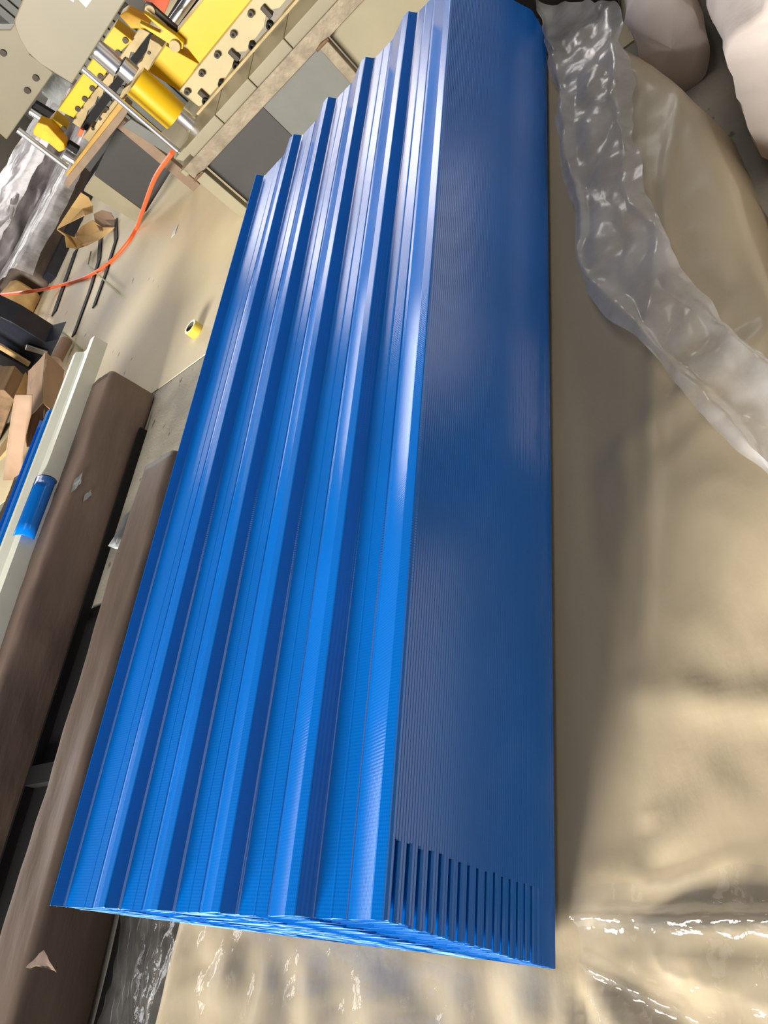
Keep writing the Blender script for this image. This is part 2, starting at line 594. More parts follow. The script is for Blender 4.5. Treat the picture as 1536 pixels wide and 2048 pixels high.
def pack_height(x, y):
    under = (x > -.14 and x < .93 and y > -.01 and y < 3.0)
    d = min(max(max(-.14 - x, x - .93, -.01 - y, y - 3.0), 0) / .10, 1.0)
    h = .018 * N(x * 2.4, y * 1.7, 1.0) + .010 * N(x * 6, y * 4, 4.0) + .004 * ridged(x * 9 + .6 * N(x * 3, y * 3), y * 7, 2.0)
    # folds fanning out of the stack corner
    dx, dy = x - .80, y - .02
    r = math.hypot(dx, dy)
    if dx > 0 and r > .001:
        a = math.atan2(dy, dx)
        h += .014 * math.cos(a * 9 + .8) * math.exp(-((r - .22) / .25) ** 2) * min(r / .1, 1)
        h += .020 * math.exp(-((dy - .02 - .03 * dx) / .014) ** 2) * min(1, dx / .06) * (dx < .75)
    if y < .0:
        h += .010 * math.cos(x * 34 + 3 * N(x * 3, y * 3)) * min(1, -y / .08)
    # long diagonal folds on the right
    h += .010 * math.exp(-((x - 1.02 - .16 * (y - .5) - .03 * N(y * 2, 5)) / .02) ** 2) * (y > .2)
    h += .012 * math.exp(-(((y - 1.05) - .5 * (x - 1.1)) / .05) ** 2) * (x > .95)
    h += .010 * math.exp(-(((y - .42) + .25 * (x - 1.1)) / .04) ** 2) * (x > .95)
    return BASEZ + (h * d + .004 * (d > 0) * d if not under else 0.0) - .003 * (1 - d)


rows = []
NY = 230
Y0, Y1 = -.75, 2.95
for j in range(NY + 1):
    y = Y0 + (Y1 - Y0) * j / NY
    xl, xr = pack_edges(y)
    row = []
    endf = 1.0
    for (off, z) in ((-.03, 0.0), (-.035, .08), (-.02, .17), (-.006, .225)):
        row.append((xl + off + .012 * N(y * 4, z * 9), y, z))
    NX = 110
    for i in range(NX + 1):
        t = i / NX
        x = xl + (xr - xl) * t
        e = min(t, 1 - t) * (xr - xl)
        z = pack_height(x, y)
        if e < .05:
            z -= .02 * (1 - e / .05) ** 2
        row.append((x, y, z))
    for (off, z) in ((.006, .215), (.02, .15), (.03, .07), (.03, 0.0)):
        row.append((xr + off + .012 * N(y * 4, 20 + z * 9), y, z))
    rows.append(row)
b = MB()
b.grid(rows)
nrow = len(rows[0])
for end in (0, NY):                                   # closed ends
    base = end * nrow
    y = rows[end][0][1]
    low = [(p[0], p[1] + (-.03 if end == 0 else .03), 0.0) for p in rows[end]]
    s = len(b.v)
    b.v += low
    for i in range(nrow - 1):
        f = (base + i, base + i + 1, s + i + 1, s + i)
        b.f.append(f[::-1] if end == 0 else f)
pack = empty('wrapped_pack', (0, 0, 0))
tag(pack, 'large beige wrapped pack lying flat under the blue sheet stack', 'wrapped pack')
b.build('woven_wrap', M['beige'], pack, smooth=True)


def strip_film(name, left, right, nu, nv, zbase, amp, material, parent=None, fold=0.0, seed=0.0, sc_=6.0):
    def lerp_poly(pl, t):
        f = t * (len(pl) - 1)
        i = min(int(f), len(pl) - 2)
        a, c = pl[i], pl[i + 1]
        w = f - i
        return a[0] + (c[0] - a[0]) * w, a[1] + (c[1] - a[1]) * w
    P = []
    for j in range(nv + 1):
        l = lerp_poly(left, j / nv); r = lerp_poly(right, j / nv)
        row = []
        for i in range(nu + 1):
            t = i / nu
            x, y = l[0] + (r[0] - l[0]) * t, l[1] + (r[1] - l[1]) * t
            x += .03 * N(y * 4.5, t * 4, seed) + .008 * N(y * 14, t * 4, seed); y += .02 * N(x * 6, t * 5, seed + 9)
            zb = zbase(x, y) if callable(zbase) else zbase
            z = zb + amp * (.5 + .9 * abs(N(x * sc_, y * sc_ * .6, seed)) + .5 * abs(N(x * sc_ * 2.3, y * sc_ * 1.6, seed + 3)) + .25 * N(x * sc_ * 5, y * sc_ * 4, seed + 6))
            if fold:
                z += fold * math.exp(-((t - .12) / .07) ** 2) + fold * .7 * math.exp(-((t - .86) / .08) ** 2)
            row.append((x, y, z))
        P.append(row)
    return MB().grid(P).build(name, material, parent, smooth=True)


def zpoly(px, z):
    return [tuple(at_z(u, v, z)[:2]) for u, v in px]


fo = strip_film('plastic_film', zpoly([(1085, 20), (1108, 160), (1140, 380), (1180, 590), (1270, 680), (1380, 800), (1470, 900), (1560, 1000)], .27),
                zpoly([(1230, 10), (1270, 120), (1272, 240), (1300, 400), (1370, 540), (1450, 640), (1520, 720), (1600, 780)], .27),
                60, 150, lambda x, y: pack_height(x, y) + .004, .05, M['film'], fold=.015, seed=2.0, sc_=3.2)
tag(fo, 'crumpled milky plastic film trailing across the beige pack', 'plastic film')
fo = strip_film('plastic_film', [(.86, .10), (.86, -.06), (.84, -.2), (.84, -.42)], [(1.39, .16), (1.38, -.02), (1.37, -.2), (1.36, -.42)],
                70, 60, lambda x, y: pack_height(x, y) + .003 + .03 * math.exp(-((y - .055 - .02 * (x - .8)) / .012) ** 2) + .025 * math.exp(-((y + .005 + .32 * (x - .83)) / .012) ** 2), .022, M['film_thin'], seed=12.0, sc_=9.0)
tag(fo, 'thin clear plastic film with shiny crinkles beside the near corner of the stack', 'plastic film')


def drape(x, y):
    if x > -.42:
        return pack_height(x, y) + .005
    t = min(1, (-.42 - x) / .70)
    return max(.262 * (1 - t) ** 1.15, .012)


fo = strip_film('plastic_film', [(-1.12, .35), (-1.10, .1), (-1.08, -.2), (-1.05, -.6)], [(.62, -.06), (.62, -.12), (.62, -.25), (.62, -.6)],
                120, 70, drape, .026, M['film_thin'], seed=31.0, sc_=7.0)
tag(fo, 'glossy clear plastic film hanging off the near left edge of the beige pack', 'plastic film')


# ------------------------------------------------------------------ wrapped bundles
def bundle_mesh(x0, x1, y0, y1, h, amp, rnd=.05, seed=0.0, ny=70, nper=72, taper0=.0, taper1=.0, z0=0.0):
    w = x1 - x0
    cx = (x0 + x1) / 2
    sect = []
    per = [(-w / 2, 0), (w / 2, 0), (w / 2, h), (-w / 2, h)]
    # rounded rectangle
    pts = []
    for (px, pz, a0) in ((w / 2 - rnd, rnd, -PI / 2), (w / 2 - rnd, h - rnd, 0), (-w / 2 + rnd, h - rnd, PI / 2), (-w / 2 + rnd, rnd, PI)):
        for k in range(7):
            a = a0 + PI / 2 * k / 6
            pts.append((px + rnd * math.cos(a), pz + rnd * math.sin(a)))
    dense = []
    for i in range(len(pts)):
        a, c = pts[i], pts[(i + 1) % len(pts)]
        L = math.hypot(c[0] - a[0], c[1] - a[1])
        n = max(1, int(L / .03))
        for k in range(n):
            dense.append((a[0] + (c[0] - a[0]) * k / n, a[1] + (c[1] - a[1]) * k / n))
    P = []
    for j in range(-3, ny + 4):
        jj = min(max(j, 0), ny)
        y = y0 + (y1 - y0) * jj / ny
        s = 1.0
        if j < 0:
            s = (1 + j / 3.0) * .96; y = y0 - .015 * (-j)
        if j > ny:
            s = (1 - (j - ny) / 3.0) * .96; y = y1 + .015 * (j - ny)
        row = []
        for (x, z) in dense:
            zz = h / 2 + (z - h / 2) * s
            k1 = s * amp * (N(x * 5 + seed, y * 1.2, z * 5) + .5 * N(x * 12 + seed, y * 3, z * 12) + .35 * N(x * 25, y * 8 + seed, z * 25))
            nx, nz = x / (w / 2), (z - h / 2) / (h / 2)
            zz2 = zz + k1 * nz * (1 if z > .04 else 0)
            row.append((cx + x * s + k1 * nx, y, z0 + max(zz2, 0)))
        P.append(row)
    return MB().grid(P, closed_u=True)


def bundle(name, label, cat, x0, x1, y0, y1, h, material, amp=.012, rnd=.04, seed=0.0, group=None, z0=0.0, ny=70):
    root = empty(name, ((x0 + x1) / 2, (y0 + y1) / 2, z0))
    tag(root, label, cat, group)
    bm = bundle_mesh(-(x1 - x0) / 2, (x1 - x0) / 2, -(y1 - y0) / 2, (y1 - y0) / 2, h, amp, rnd, seed, ny=ny)
    bm.build('wrap', material, root, smooth=True)
    return root


G = 'brown wrapped bundles on the floor'
b1 = bundle('brown_bundle', 'wide brown wrapped bundle whose squared end stands on bare concrete', 'wrapped bundle', -2.72, -2.27, -.6, 3.06, .33, M['brown_lightened'], .012, .035, 1.0, G)
b2 = bundle('brown_bundle', 'narrow brown wrapped bundle half hidden under the blue stack edge', 'wrapped bundle', -1.47, -1.18, -.75, 1.98, .29, M['brown'], .010, .04, 5.0, G)
b0 = bundle('dark_bundle', 'dark wrapped bundle beneath the grey trim sheet', 'wrapped bundle', -3.32, -2.80, -.6, 2.6, .36, M['brown_dark'], .012, .05, 9.0, G)
q = MB().grid([[(x + .01 * N(y * 3, x * 2), y, .006 + .004 * N(x * 4, y * 4)) for x in [-2.225 + .735 * i / 12 for i in range(13)]] for y in [-.8 + 2.3 * j / 20 for j in range(21)]])  # black sheet added to darken the gap, shade put in as colour
o = q.build('gap_shade_sheet', M['black'], None, smooth=True, solid=.003); tag(o, 'black sheet standing in for shade in the gap between the brown bundles', 'shade sheet')
q = MB().grid([[(x + .01 * N(y * 3, x * 2), y, .006 + .004 * N(x * 4, y * 4)) for x in [-1.16 + .66 * i / 12 for i in range(13)]] for y in [-.8 + 2.3 * j / 20 for j in range(21)]])  # second added black sheet, standing in for shade beside the pack
o = q.build('gap_shade_sheet', M['black'], None, smooth=True, solid=.003); tag(o, 'black sheet standing in for shade between narrow brown bundle and beige pack', 'shade sheet')
# tape scraps stuck on the wraps


def scrap(name, material, root, pts):
    q = MB()
    P = []
    for j in range(5):
        row = []
        for i in range(6):
            t, s = i / 5, j / 4
            p = (Vector(pts[0]) * (1 - t) + Vector(pts[1]) * t) * (1 - s) + (Vector(pts[3]) * (1 - t) + Vector(pts[2]) * t) * s
            row.append(p + Vector((.006 * N(i * 1.3, j), .008 * N(j * 1.7, i), .006 * (1 + N(i * .9, j * 1.1)))))
        P.append(row)
    return q.grid(P).build(name, material, root, smooth=True)


def loc(root, p):
    return Vector(p) - root.location


for pts in ([(-2.27, 2.12, .30), (-2.262, 2.2, .27), (-2.262, 2.28, .28), (-2.27, 2.2, .31)], [(-2.262, 2.1, .22), (-2.26, 2.16, .19), (-2.26, 2.2, .2), (-2.262, 2.14, .23)]):
    scrap('tape_scrap', M['silver'], b1, [loc(b1, p) for p in pts])
scrap('tape_scrap', M['brown_lightened'], b2, [loc(b2, p) for p in [tuple(at_z(55, 1935, .292)), tuple(at_z(90, 1900, .292)), tuple(at_z(118, 1945, .285)), tuple(at_z(95, 1935, .29))]])
# black edge strips along the foot of the bundles
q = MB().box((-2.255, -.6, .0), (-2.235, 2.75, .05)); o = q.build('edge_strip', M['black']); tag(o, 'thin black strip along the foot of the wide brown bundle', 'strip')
q = MB().grid([[(-1.50 - .05 * t + .02 * N(s * 9, t * 5, 3), 1.55 + s * .5, .20 + .10 * t - .12 * s + .03 * N(s * 7, t * 6)) for t in (0, .25, .5, .75, 1)] for s in [k / 8 for k in range(9)]])
o = q.build('plastic_scrap', M['silver'], None, smooth=True, solid=.002); tag(o, 'torn shiny plastic flap at the far end of the narrow brown bundle', 'plastic scrap')
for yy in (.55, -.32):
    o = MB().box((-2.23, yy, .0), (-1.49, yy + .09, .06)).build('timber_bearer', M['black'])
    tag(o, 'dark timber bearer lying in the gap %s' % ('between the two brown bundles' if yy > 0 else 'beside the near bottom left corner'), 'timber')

# ------------------------------------------------------------------ grey trim and the things left of the bundles


def sheet_profile(name, prof, y0, y1, material, loc_, rz, thick=.0015):
    P = [[(x, y, z) for x, z in prof] for y in (y0, (y0 + y1) / 2, y1)]
    o = MB().grid(P).build(name, material, None, solid=thick)
    o.location = loc_
    o.rotation_euler = (0, 0, rz)
    return o


TP = [(x * 1.35, z) for x, z in [(-.20, .02), (-.195, .0), (-.14, .0), (-.135, .004), (-.13, .05), (-.09, .055), (-.06, .02), (-.03, .016), (-.028, .020), (-.024, .016), (.02, .012), (.05, .05), (.085, .048), (.09, -.05)]]
o = sheet_profile('trim_sheet', TP, -1.6, 1.02, M['trim'], (-2.60, 2.42, .375), .06)
tag(o, 'long pale grey folded trim sheet left of the wide brown bundle', 'metal sheet')
o = sheet_profile('trim_sheet', [(-.16, .03), (-.155, 0), (-.09, 0), (-.05, .04), (.0, .04), (.04, 0), (.12, 0), (.125, .03)], -1.6, .62, M['blue'], (-2.86, 2.36, .378), .06)
tag(o, 'blue folded trim sheet lying left of the pale grey trim', 'metal sheet')
q = MB().tube([at_z(140, 850, .347), at_z(97, 932, .347)], .007, 8)
o = q.build('stick', M['wood'], None); tag(o, 'thin pale stick lying between grey trim and wide brown bundle', 'stick')
rl = empty('sheet_coil', (-2.47, 2.08, .335)); tag(rl, 'small curled blue offcut with a grey inside beside the trim', 'sheet offcut')
P, Q = [], []
for j in range(6):
    P.append([(.0 + .07 * math.cos(a), -.25 + j * .08, .062 + .06 * math.sin(a)) for a in [-.6 + k * .28 for k in range(9)]])
MB().grid(P).build('outer_face', M['blue'], rl, smooth=True, solid=.003)
MB().add([(.0 + .066 * math.cos(a), .16, .062 + .056 * math.sin(a)) for a in [2 * PI * k / 20 for k in range(20)]], [tuple(range(20))]).build('inner_core', M['dark_panel'], rl)
# silvery sheets and a board at the far end
o = MB().grid([[(-3.16 + .08 * i + .02 * N(i * .7, j), 2.78 + j * .14, .02 + .34 * (1 - j / 4) + .03 * N(i, j * .8, 4)) for i in range(5)] for j in range(5)]).build('plastic_scrap', M['silver'], None, smooth=True, solid=.002)
tag(o, 'silvery crumpled film at the far end of the wide brown bundle', 'plastic scrap')
p0, p1 = at_z(180, 705, .03), at_z(150, 770, .03)
d = (p1 - p0)
s = Vector((-d.y, d.x, 0)).normalized() * .09
o = MB().add([p0 - s, p0 + s, p1 + s, p1 - s] + [Vector((k.x, k.y, 0)) for k in (p0 - s, p0 + s, p1 + s, p1 - s)], [(0, 1, 2, 3), (4, 7, 6, 5), (0, 4, 5, 1), (1, 5, 6, 2), (2, 6, 7, 3), (3, 7, 4, 0)]).build('wooden_board', M['wood'])
tag(o, 'short pale wooden board on the floor beyond the grey trim', 'board')


def plank_poly(name, px, y, depth, material, label, cat, parent=None, bevel=.005):
    P = [at_y(u, v, y) for u, v in px]
    o = MB().prism([(p.x, max(p.z, 0.0)) for p in P], y, y + depth).build(name, material, parent, bevel=bevel)
    if label:
        tag(o, label, cat)
    return o


# folded brown cardboard and tube
cb = empty('cardboard_carton', tuple(at_z(95, 770, 0))); tag(cb, 'open brown cardboard carton standing behind the grey trim', 'carton')
cp = [at_y(*p, 4.0) for p in ((58, 742), (92, 704), (128, 740), (90, 800), (62, 800))]
base = Vector((cp[0].x, 4.0, 0))
cb.location = base
w0 = cp[2].x - cp[0].x
for nm, a, c, za, zb in (('flap', 0, 1, .02, 0), ('flap', 1, 2, .0, 0), ('flap', 2, 3, 0, 0), ('flap', 3, 4, 0, 0), ('flap', 4, 0, 0, 0)):
    A, C = cp[a] - base, cp[c] - base
    P = []
    for j in range(5):
        t = j / 4
        P.append([(A.x + (C.x - A.x) * k / 4, A.y + t * -.45 + .03 * N(k, j, a), (A.z + (C.z - A.z) * k / 4) + .02 * N(k * .8, j * .6, c) - t * .12) for k in range(5)])
    MB().grid(P).build(nm, M['cardboard2'], cb, smooth=False, solid=.006)
o = MB().tube([at_y(133, 682, 4.9), at_y(112, 722, 4.6)], .055, 16).build('cardboard_tube', M['cardboard2'], None, smooth=True)
tag(o, 'short brown cardboard tube behind the open carton', 'tube')
# blue-black steel post with its small parts
pst = empty('steel_post', tuple(Vector((at_y(60, 700, 5.0).x, 5.0, 0)))); tag(pst, 'blue-black steel post leaning behind the cardboard carton', 'steel post')
for nm, px, y, dpt, mt in (('web', [(-40, 615), (25, 645), (90, 685), (118, 678), (100, 715), (60, 735), (0, 700), (-40, 680)], 5.0, .25, 'navy'),
                           ('flange', [(-40, 690), (0, 707), (62, 740), (52, 770), (0, 745), (-40, 725)], 4.9, .12, 'navy'),
                           ('grip', [(52, 690), (95, 704), (92, 712), (50, 700)], 4.97, .02, 'chrome')):
    P = [at_y(u, v, y) - pst.location for u, v in px]
    MB().prism([(p.x, p.z) for p in P], P[0].y, P[0].y + dpt).build(nm, M[mt], pst, bevel=.006)
plank_poly('wooden_lath', [(-30, 672), (60, 728), (56, 734), (-30, 682)], 4.85, .03, M['wood'], 'thin wooden lath across the blue-black post', 'lath')
plank_poly('green_tarp', [(-30, 735), (52, 768), (48, 800), (20, 782), (-30, 775)], 4.6, .1, M['green'], 'pale green tarpaulin strip below the blue-black post', 'tarpaulin', bevel=.01)
for i, (px, lab) in enumerate((([(-30, 780), (8, 780), (28, 800), (10, 900), (-30, 960)], 'thick weathered wooden offcut at the left picture edge'),
                               ([(28, 795), (40, 815), (28, 900), (10, 950), (12, 900)], 'pale tapered wooden offcut beside the thick one'))):
    plank_poly('wood_offcut', px, 4.2 - .34 * i, .3, M['wood_dark'] if i == 0 else M['wood'], lab, 'wood offcut')
o = MB().grid([[at_y(u + 6 * N(i * .9, j), v, 3.3 + .02 * N(i, j * .8)) for i, u in enumerate((30 + j * -6, 42 + j * -6, 58 + j * -5, 66 + j * -6))] for j, v in enumerate((790, 830, 870, 910, 960))]).build('cardboard_sheet', M['cardboard2'], None, smooth=True, solid=.006)
tag(o, 'torn yellowish cardboard sheet left of the grey trim', 'cardboard')

# ------------------------------------------------------------------ things on the far floor
G2 = 'black strips on the concrete floor'
for pts, w, lab in (([(152, 500), (108, 627)], .055, 'short straight black strip nearest the wrapped far bundles'),
                    ([(202, 462), (198, 520), (180, 580), (147, 671)], .035, 'longest black strip, bent along the middle of the floor'),
                    ([(231, 440), (232, 480), (212, 545), (188, 613)], .032, 'curved black strip nearest the machine frame')):
    W = [at_z(u, v, .008) for u, v in pts]
    P = []
    for i, p in enumerate(W):
        t = (W[min(i + 1, len(W) - 1)] - W[max(i - 1, 0)]).normalized()
        n = Vector((-t.y, t.x, 0)) * w
        P.append([p - n, p + n])
    o = MB().grid(P).build('floor_strip', M['black'], None, solid=.012)
    tag(o, lab, 'strip', G2)
# tape roll
tp = empty('tape_roll', tuple(at_z(395, 664, 0))); tag(tp, 'small yellow tape roll lying flat on the concrete', 'tape roll')
ax = Vector((0, 0, 1))
MB().ring(Vector((0, 0, .001)), ax, .055, .04, .06, 28).build('tape', M['tape'], tp, smooth=False)
MB().ring(Vector((0, 0, 0)), ax, .0395, .036, .062, 28).build('core', M['core'], tp)
p = at_z(350, 463, .0)
o = MB().grid([[(p.x - .03 + .03 * i, p.y - .06 + .03 * j, .004 + .006 * abs(N(i, j * .7))) for i in range(3)] for j in range(5)]).build('paper_scrap', M['white'], None, solid=.002)
tag(o, 'tiny white scrap on the concrete near the machine', 'scrap')
# twine
for pts, lab in (([(182, 503), (176, 530), (195, 548), (215, 566), (240, 588)], 'pale green twine curling across the black strips'),
                 ([(66, 634), (90, 642), (130, 668), (165, 700)], 'thin wire crossing the floor behind the carton')):
    o = MB().tube([at_z(u, v, .03) for u, v in pts], .008, 6).build('twine', M['thread']); tag(o, lab, 'twine')

# far wrapped bundles
b3 = bundle('film_wrapped_bundle', 'brown bundle in shiny plastic film beside the crumpled cardboard', 'wrapped bundle', -7.35, -6.74, 7.28, 11.5, .42, M['brown'], .02, .07, 13.0, 'film wrapped bundles far left', ny=50)
b4 = bundle('film_wrapped_bundle', 'mauve bundle in shiny plastic film under the cream press plate', 'wrapped bundle', -9.6, -7.6, 7.2, 13.0, .75, M['mauve'], .09, .16, 17.0, 'film wrapped bundles far left', ny=60)
b5 = bundle('tan_wrapped_end', 'short tan paper wrapped bundle end under the orange hose', 'wrapped bundle', -7.45, -6.80, 6.50, 7.12, .40, M['cardboard'], .012, .12, 19.0, ny=20)


def film_over(root, x0, x1, y0, y1, z, seed, amp=.06):
    P = []
    for j in range(41):
        row = []
        for i in range(25):
            s, t = i / 24, j / 40
            x = x0 + (x1 - x0) * s; y = y0 + (y1 - y0) * t
            zz = z + amp * (.3 + abs(N(x * 4 + seed, y * 1.2)) + .4 * abs(N(x * 9, y * 4 + seed)))
            e = max(0, s - .85) / .15
            zz -= .22 * e * e
            row.append(Vector((x, y, zz)) - root.location)
        P.append(row)
    MB().grid(P).build('film_cover', M['film'], root, smooth=True)


film_over(b3, -7.45, -6.66, 7.2, 11.4, .435, 3.0, .05)
film_over(b4, -9.6, -7.55, 7.0, 12.5, .82, 6.0, .10)
o = MB().box((-6.71, 7.3, 0), (-6.55, 10.5, .12)).build('timber_bearer', M['navy']); tag(o, 'dark skid along the foot of the far brown bundle', 'timber')
for i in range(3):
    c = at_z(62 + 17 * i, 662 + 8 * i, 0)
    o = MB().tube([(c.x, c.y, 0), (c.x, c.y, .20 + .03 * i)], [.075, .07], 14).build('wood_block', M['wood_dark'], None)
    tag(o, ('left', 'middle', 'right')[i] + 'most of the three small wooden blocks below the tan bundle end' if i != 1 else 'middle one of the three small wooden blocks below the tan bundle end', 'wood block', 'small wooden blocks')

# crumpled cardboard against the machine frame
cc = empty('crumpled_cardboard', tuple(at_z(175, 450, 0))); tag(cc, 'crumpled yellow cardboard lying against the machine frame', 'cardboard')


def px_sheet(name, mtl, root, rows_, ys, thick=.01):
    P = []
    for (row, y) in zip(rows_, ys):
        P.append([at_y(u, v, y + .12 * N(i * 1.7, y * 3)) - root.location for i, (u, v) in enumerate(row)])
    o = MB().grid(P).build(name, M[mtl], root, smooth=False, solid=thick)
    return o


px_sheet('flap', 'cardboard', cc, [[(162, 385), (178, 395), (186, 412)], [(142, 415), (165, 418), (185, 425)], [(114, 458), (140, 445), (170, 430)]], [7.25, 7.15, 7.0])
px_sheet('flap', 'cardboard', cc, [[(114, 459), (135, 470), (158, 478)], [(130, 470), (150, 488), (170, 490)], [(133, 495), (155, 498), (175, 490)]], [7.0, 6.95, 6.9])
px_sheet('flap', 'cardboard', cc, [[(150, 470), (165, 452), (185, 440)], [(160, 490), (180, 470), (205, 455)], [(172, 492), (200, 478), (229, 455)]], [7.1, 6.95, 6.8])
px_sheet('flap', 'cardboard2', cc, [[(188, 428), (205, 420), (222, 425)], [(190, 445), (210, 440), (230, 440)], [(200, 462), (215, 462), (229, 455)]], [7.15, 7.05, 6.85])

# ------------------------------------------------------------------ the machine
TH = .11
MO = Vector((-1.1, 4.6, 0))
mach = empty('sheet_cutting_press', tuple(MO), TH)
tag(mach, 'cream and yellow hydraulic sheet cutting press beyond the stack', 'machine')
NL = Vector((-math.sin(TH), math.cos(TH), 0))
XL = Vector((math.cos(TH), math.sin(TH), 0))


def mp(u, v, yl):
    d = ray(u, v)
    s = (yl - (CAM - MO).dot(NL)) / d.dot(NL)
    P = CAM + d * s - MO
    return Vector((P.dot(XL), yl, P.z))


def mpoly(name, px, yl, depth, mtl, bevel=.004, parent=None, clampz=None):
    P = [mp(u, v, yl) for u, v in px]
    return MB().prism([(p.x, p.z if clampz is None else max(p.z, clampz)) for p in P], yl, yl + depth).build(name, M[mtl], parent or mach, bevel=bevel)


def mbox(name, a, b, mtl, bevel=.004, parent=None):
    return MB().box(a, b).build(name, M[mtl], parent or mach, bevel=bevel)


# base: front frame of bare steel tube
mbox('front_rail', (-.69, -.035, .40), (2.4, .035, .49), 'steel')
MB().box((-.69, -.037, .485), (2.4, -.02, .50)).build('rail_lip', M['steel'], mach)
mbox('leg', (-.69, -.03, 0), (-.60, .03, .40), 'cream')
mbox('leg', (.55, -.03, 0), (.62, .03, .40), 'steel')
mbox('leg', (1.75, -.03, 0), (1.82, .03, .40), 'steel')
for x in (-.645, .585, 1.785):
    MB().tube([(x - .05, -.042, .40), (x + .0, -.046, .405), (x + .05, -.042, .40)], [.008, .013, .008], 8).build('weld', M['rust'], mach)
mbox('panel', (-.60, .05, .02), (.0, .07, .40), 'dark_panel')
mbox('panel', (.0, .05, .02), (.55, .07, .40), 'grey_panel')  # panel tones carry the shadow under the press as colour
mbox('panel', (.62, .05, .02), (1.75, .07, .40), 'cream')
# deck plates behind the rail
for k, (x0, x1) in enumerate(((-.62, -.28), (-.275, .06), (.065, .40), (.405, .8), (.805, 1.3), (1.305, 1.9))):
    mbox('deck_plate', (x0, .06, .42), (x1, .44, .56), 'cream', bevel=.006)
mbox('deck_edge', (-.56, .44, .50), (2.0, .50, .575), 'tan_die')
# pale die plate with scalloped lower edge
die_px = [(358, 183), (397, 213), (409, 211), (425, 187), (448, 162), (467, 131), (470, 105), (493, 103), (505, 87), (528, 54), (535, 22), (560, 16), (573, 0), (596, -32), (603, -62), (628, -66), (700, -160), (640, -170), (505, 0)]
die = mpoly('die_plate', die_px, .5, .06, 'cream_die')
for (u, v) in ((502, 25), (467, 66), (435, 107), (404, 144), (375, 181), (538, -20)):
    p = mp(u, v, .5)
    MB().tube([(p.x, .5, p.z), (p.x, .47, p.z)], .021, 14).build('bolt', M['bolt'], die)
    MB().tube([(p.x, .471, p.z), (p.x, .468, p.z)], .010, 6).build('socket', M['black'], die)
for (u, v) in ((540, 48), (505, 89), (473, 128), (444, 165), (412, 199)):
    p = mp(u, v, .49)
    MB().ring((p.x, .5, p.z), (0, -1, 0), .024, .012, .05, 18).build('bolt', M['black'], die)
for (u, v) in ((536, 25), (471, 112), (410, 192)):
    p = mp(u, v, .49)
    MB().box((p.x - .018, .47, p.z - .03), (p.x + .018, .53, p.z + .05)).build('slot_key', M['bolt'], die, bevel=.004)
# yellow beam behind it
mpoly('upper_beam', [(352, 68), (399, 127), (502, 0), (640, -172), (560, -190)], .56, .16, 'yellow')
mpoly('lower_beam', [(331, 91), (397, 128), (359, 183), (296, 143)], .56, .12, 'yellow')
# toggle arm
arm = mpoly('toggle_arm', [(286, 26), (294, 30), (352, 72), (367, 86), (366, 98), (352, 100), (338, 88), (282, 52), (279, 46), (320, 66), (326, 62)], .50, .05, 'yellow')
p = mp(350, 91, .49)
MB().tube([(p.x, .50, p.z), (p.x, .475, p.z)], .036, 20).build('pivot_washer', M['tan_die'], arm)
mpoly('toggle_plate', [(290, 5), (302, 8), (355, 55), (354, 66), (345, 66), (286, 22)], .58, .03, 'bolt')
p = mp(300, 21, .57)
MB().tube([(p.x, .58, p.z), (p.x, .565, p.z)], .032, 18).build('plate_pin', M['tan_die'], mach)
MB().tube([mp(345, 46, .85), mp(385, -10, .85), mp(440, -80, .85)], .035, 16).build('cross_shaft', M['chrome'], mach, smooth=True)
mpoly('shaft_guard', [(332, 40), (350, 60), (402, 0), (440, -60), (380, -40)], .95, .05, 'black')
mpoly('orange_cover', [(284, 0), (310, 14), (328, 30), (340, 0), (330, -40), (290, -40)], 1.2, .1, 'orange')
# hydraulic cylinder
cyl = empty('cylinder_anchor'); bpy.data.objects.remove(cyl)


def vrod(name, px_t, px_b, yl, r, mtl, n=24, parent=None, smooth=True):
    a, c = mp(*px_t, yl), mp(*px_b, yl)
    x = (a.x + c.x) / 2
    o = MB().tube([(x, yl, a.z), (x, yl, c.z)], r, n).build(name, M[mtl], parent or mach, smooth=False)
    me = o.data
    for f in me.polygons:
        f.use_smooth = len(f.vertices) == 4
    return o


cy = vrod('hydraulic_cylinder', (266, 166), (355, 228), .42, .105, 'yellow', 36)
vrod('piston_rod', (180, 96), (240, 131), .42, .062, 'chrome', 28)
vrod('piston_collar', (240, 131), (268, 150), .42, .066, 'chrome', 28)
vrod('collar_seam', (239, 130), (242, 132), .42, .068, 'black', 28)
vrod('cylinder_neck', (355, 228), (397, 256), .42, .058, 'chrome', 28)
vrod('cylinder_seat', (385, 246), (420, 275), .42, .075, 'cream', 24)
# guide rods
vrod('guide_rod', (160, 145), (362, 295), .20, .019, 'chrome', 16)
vrod('guide_rod', (33, 263), (137, 332), 1.5, .028, 'chrome', 16)
mpoly('rod_foot', [(350, 318), (393, 267), (410, 277), (367, 323)], .12, .1, 'cream')
mbox('rod_foot_plate', (-.80, .10, .42), (-.66, .30, .47), 'cream')
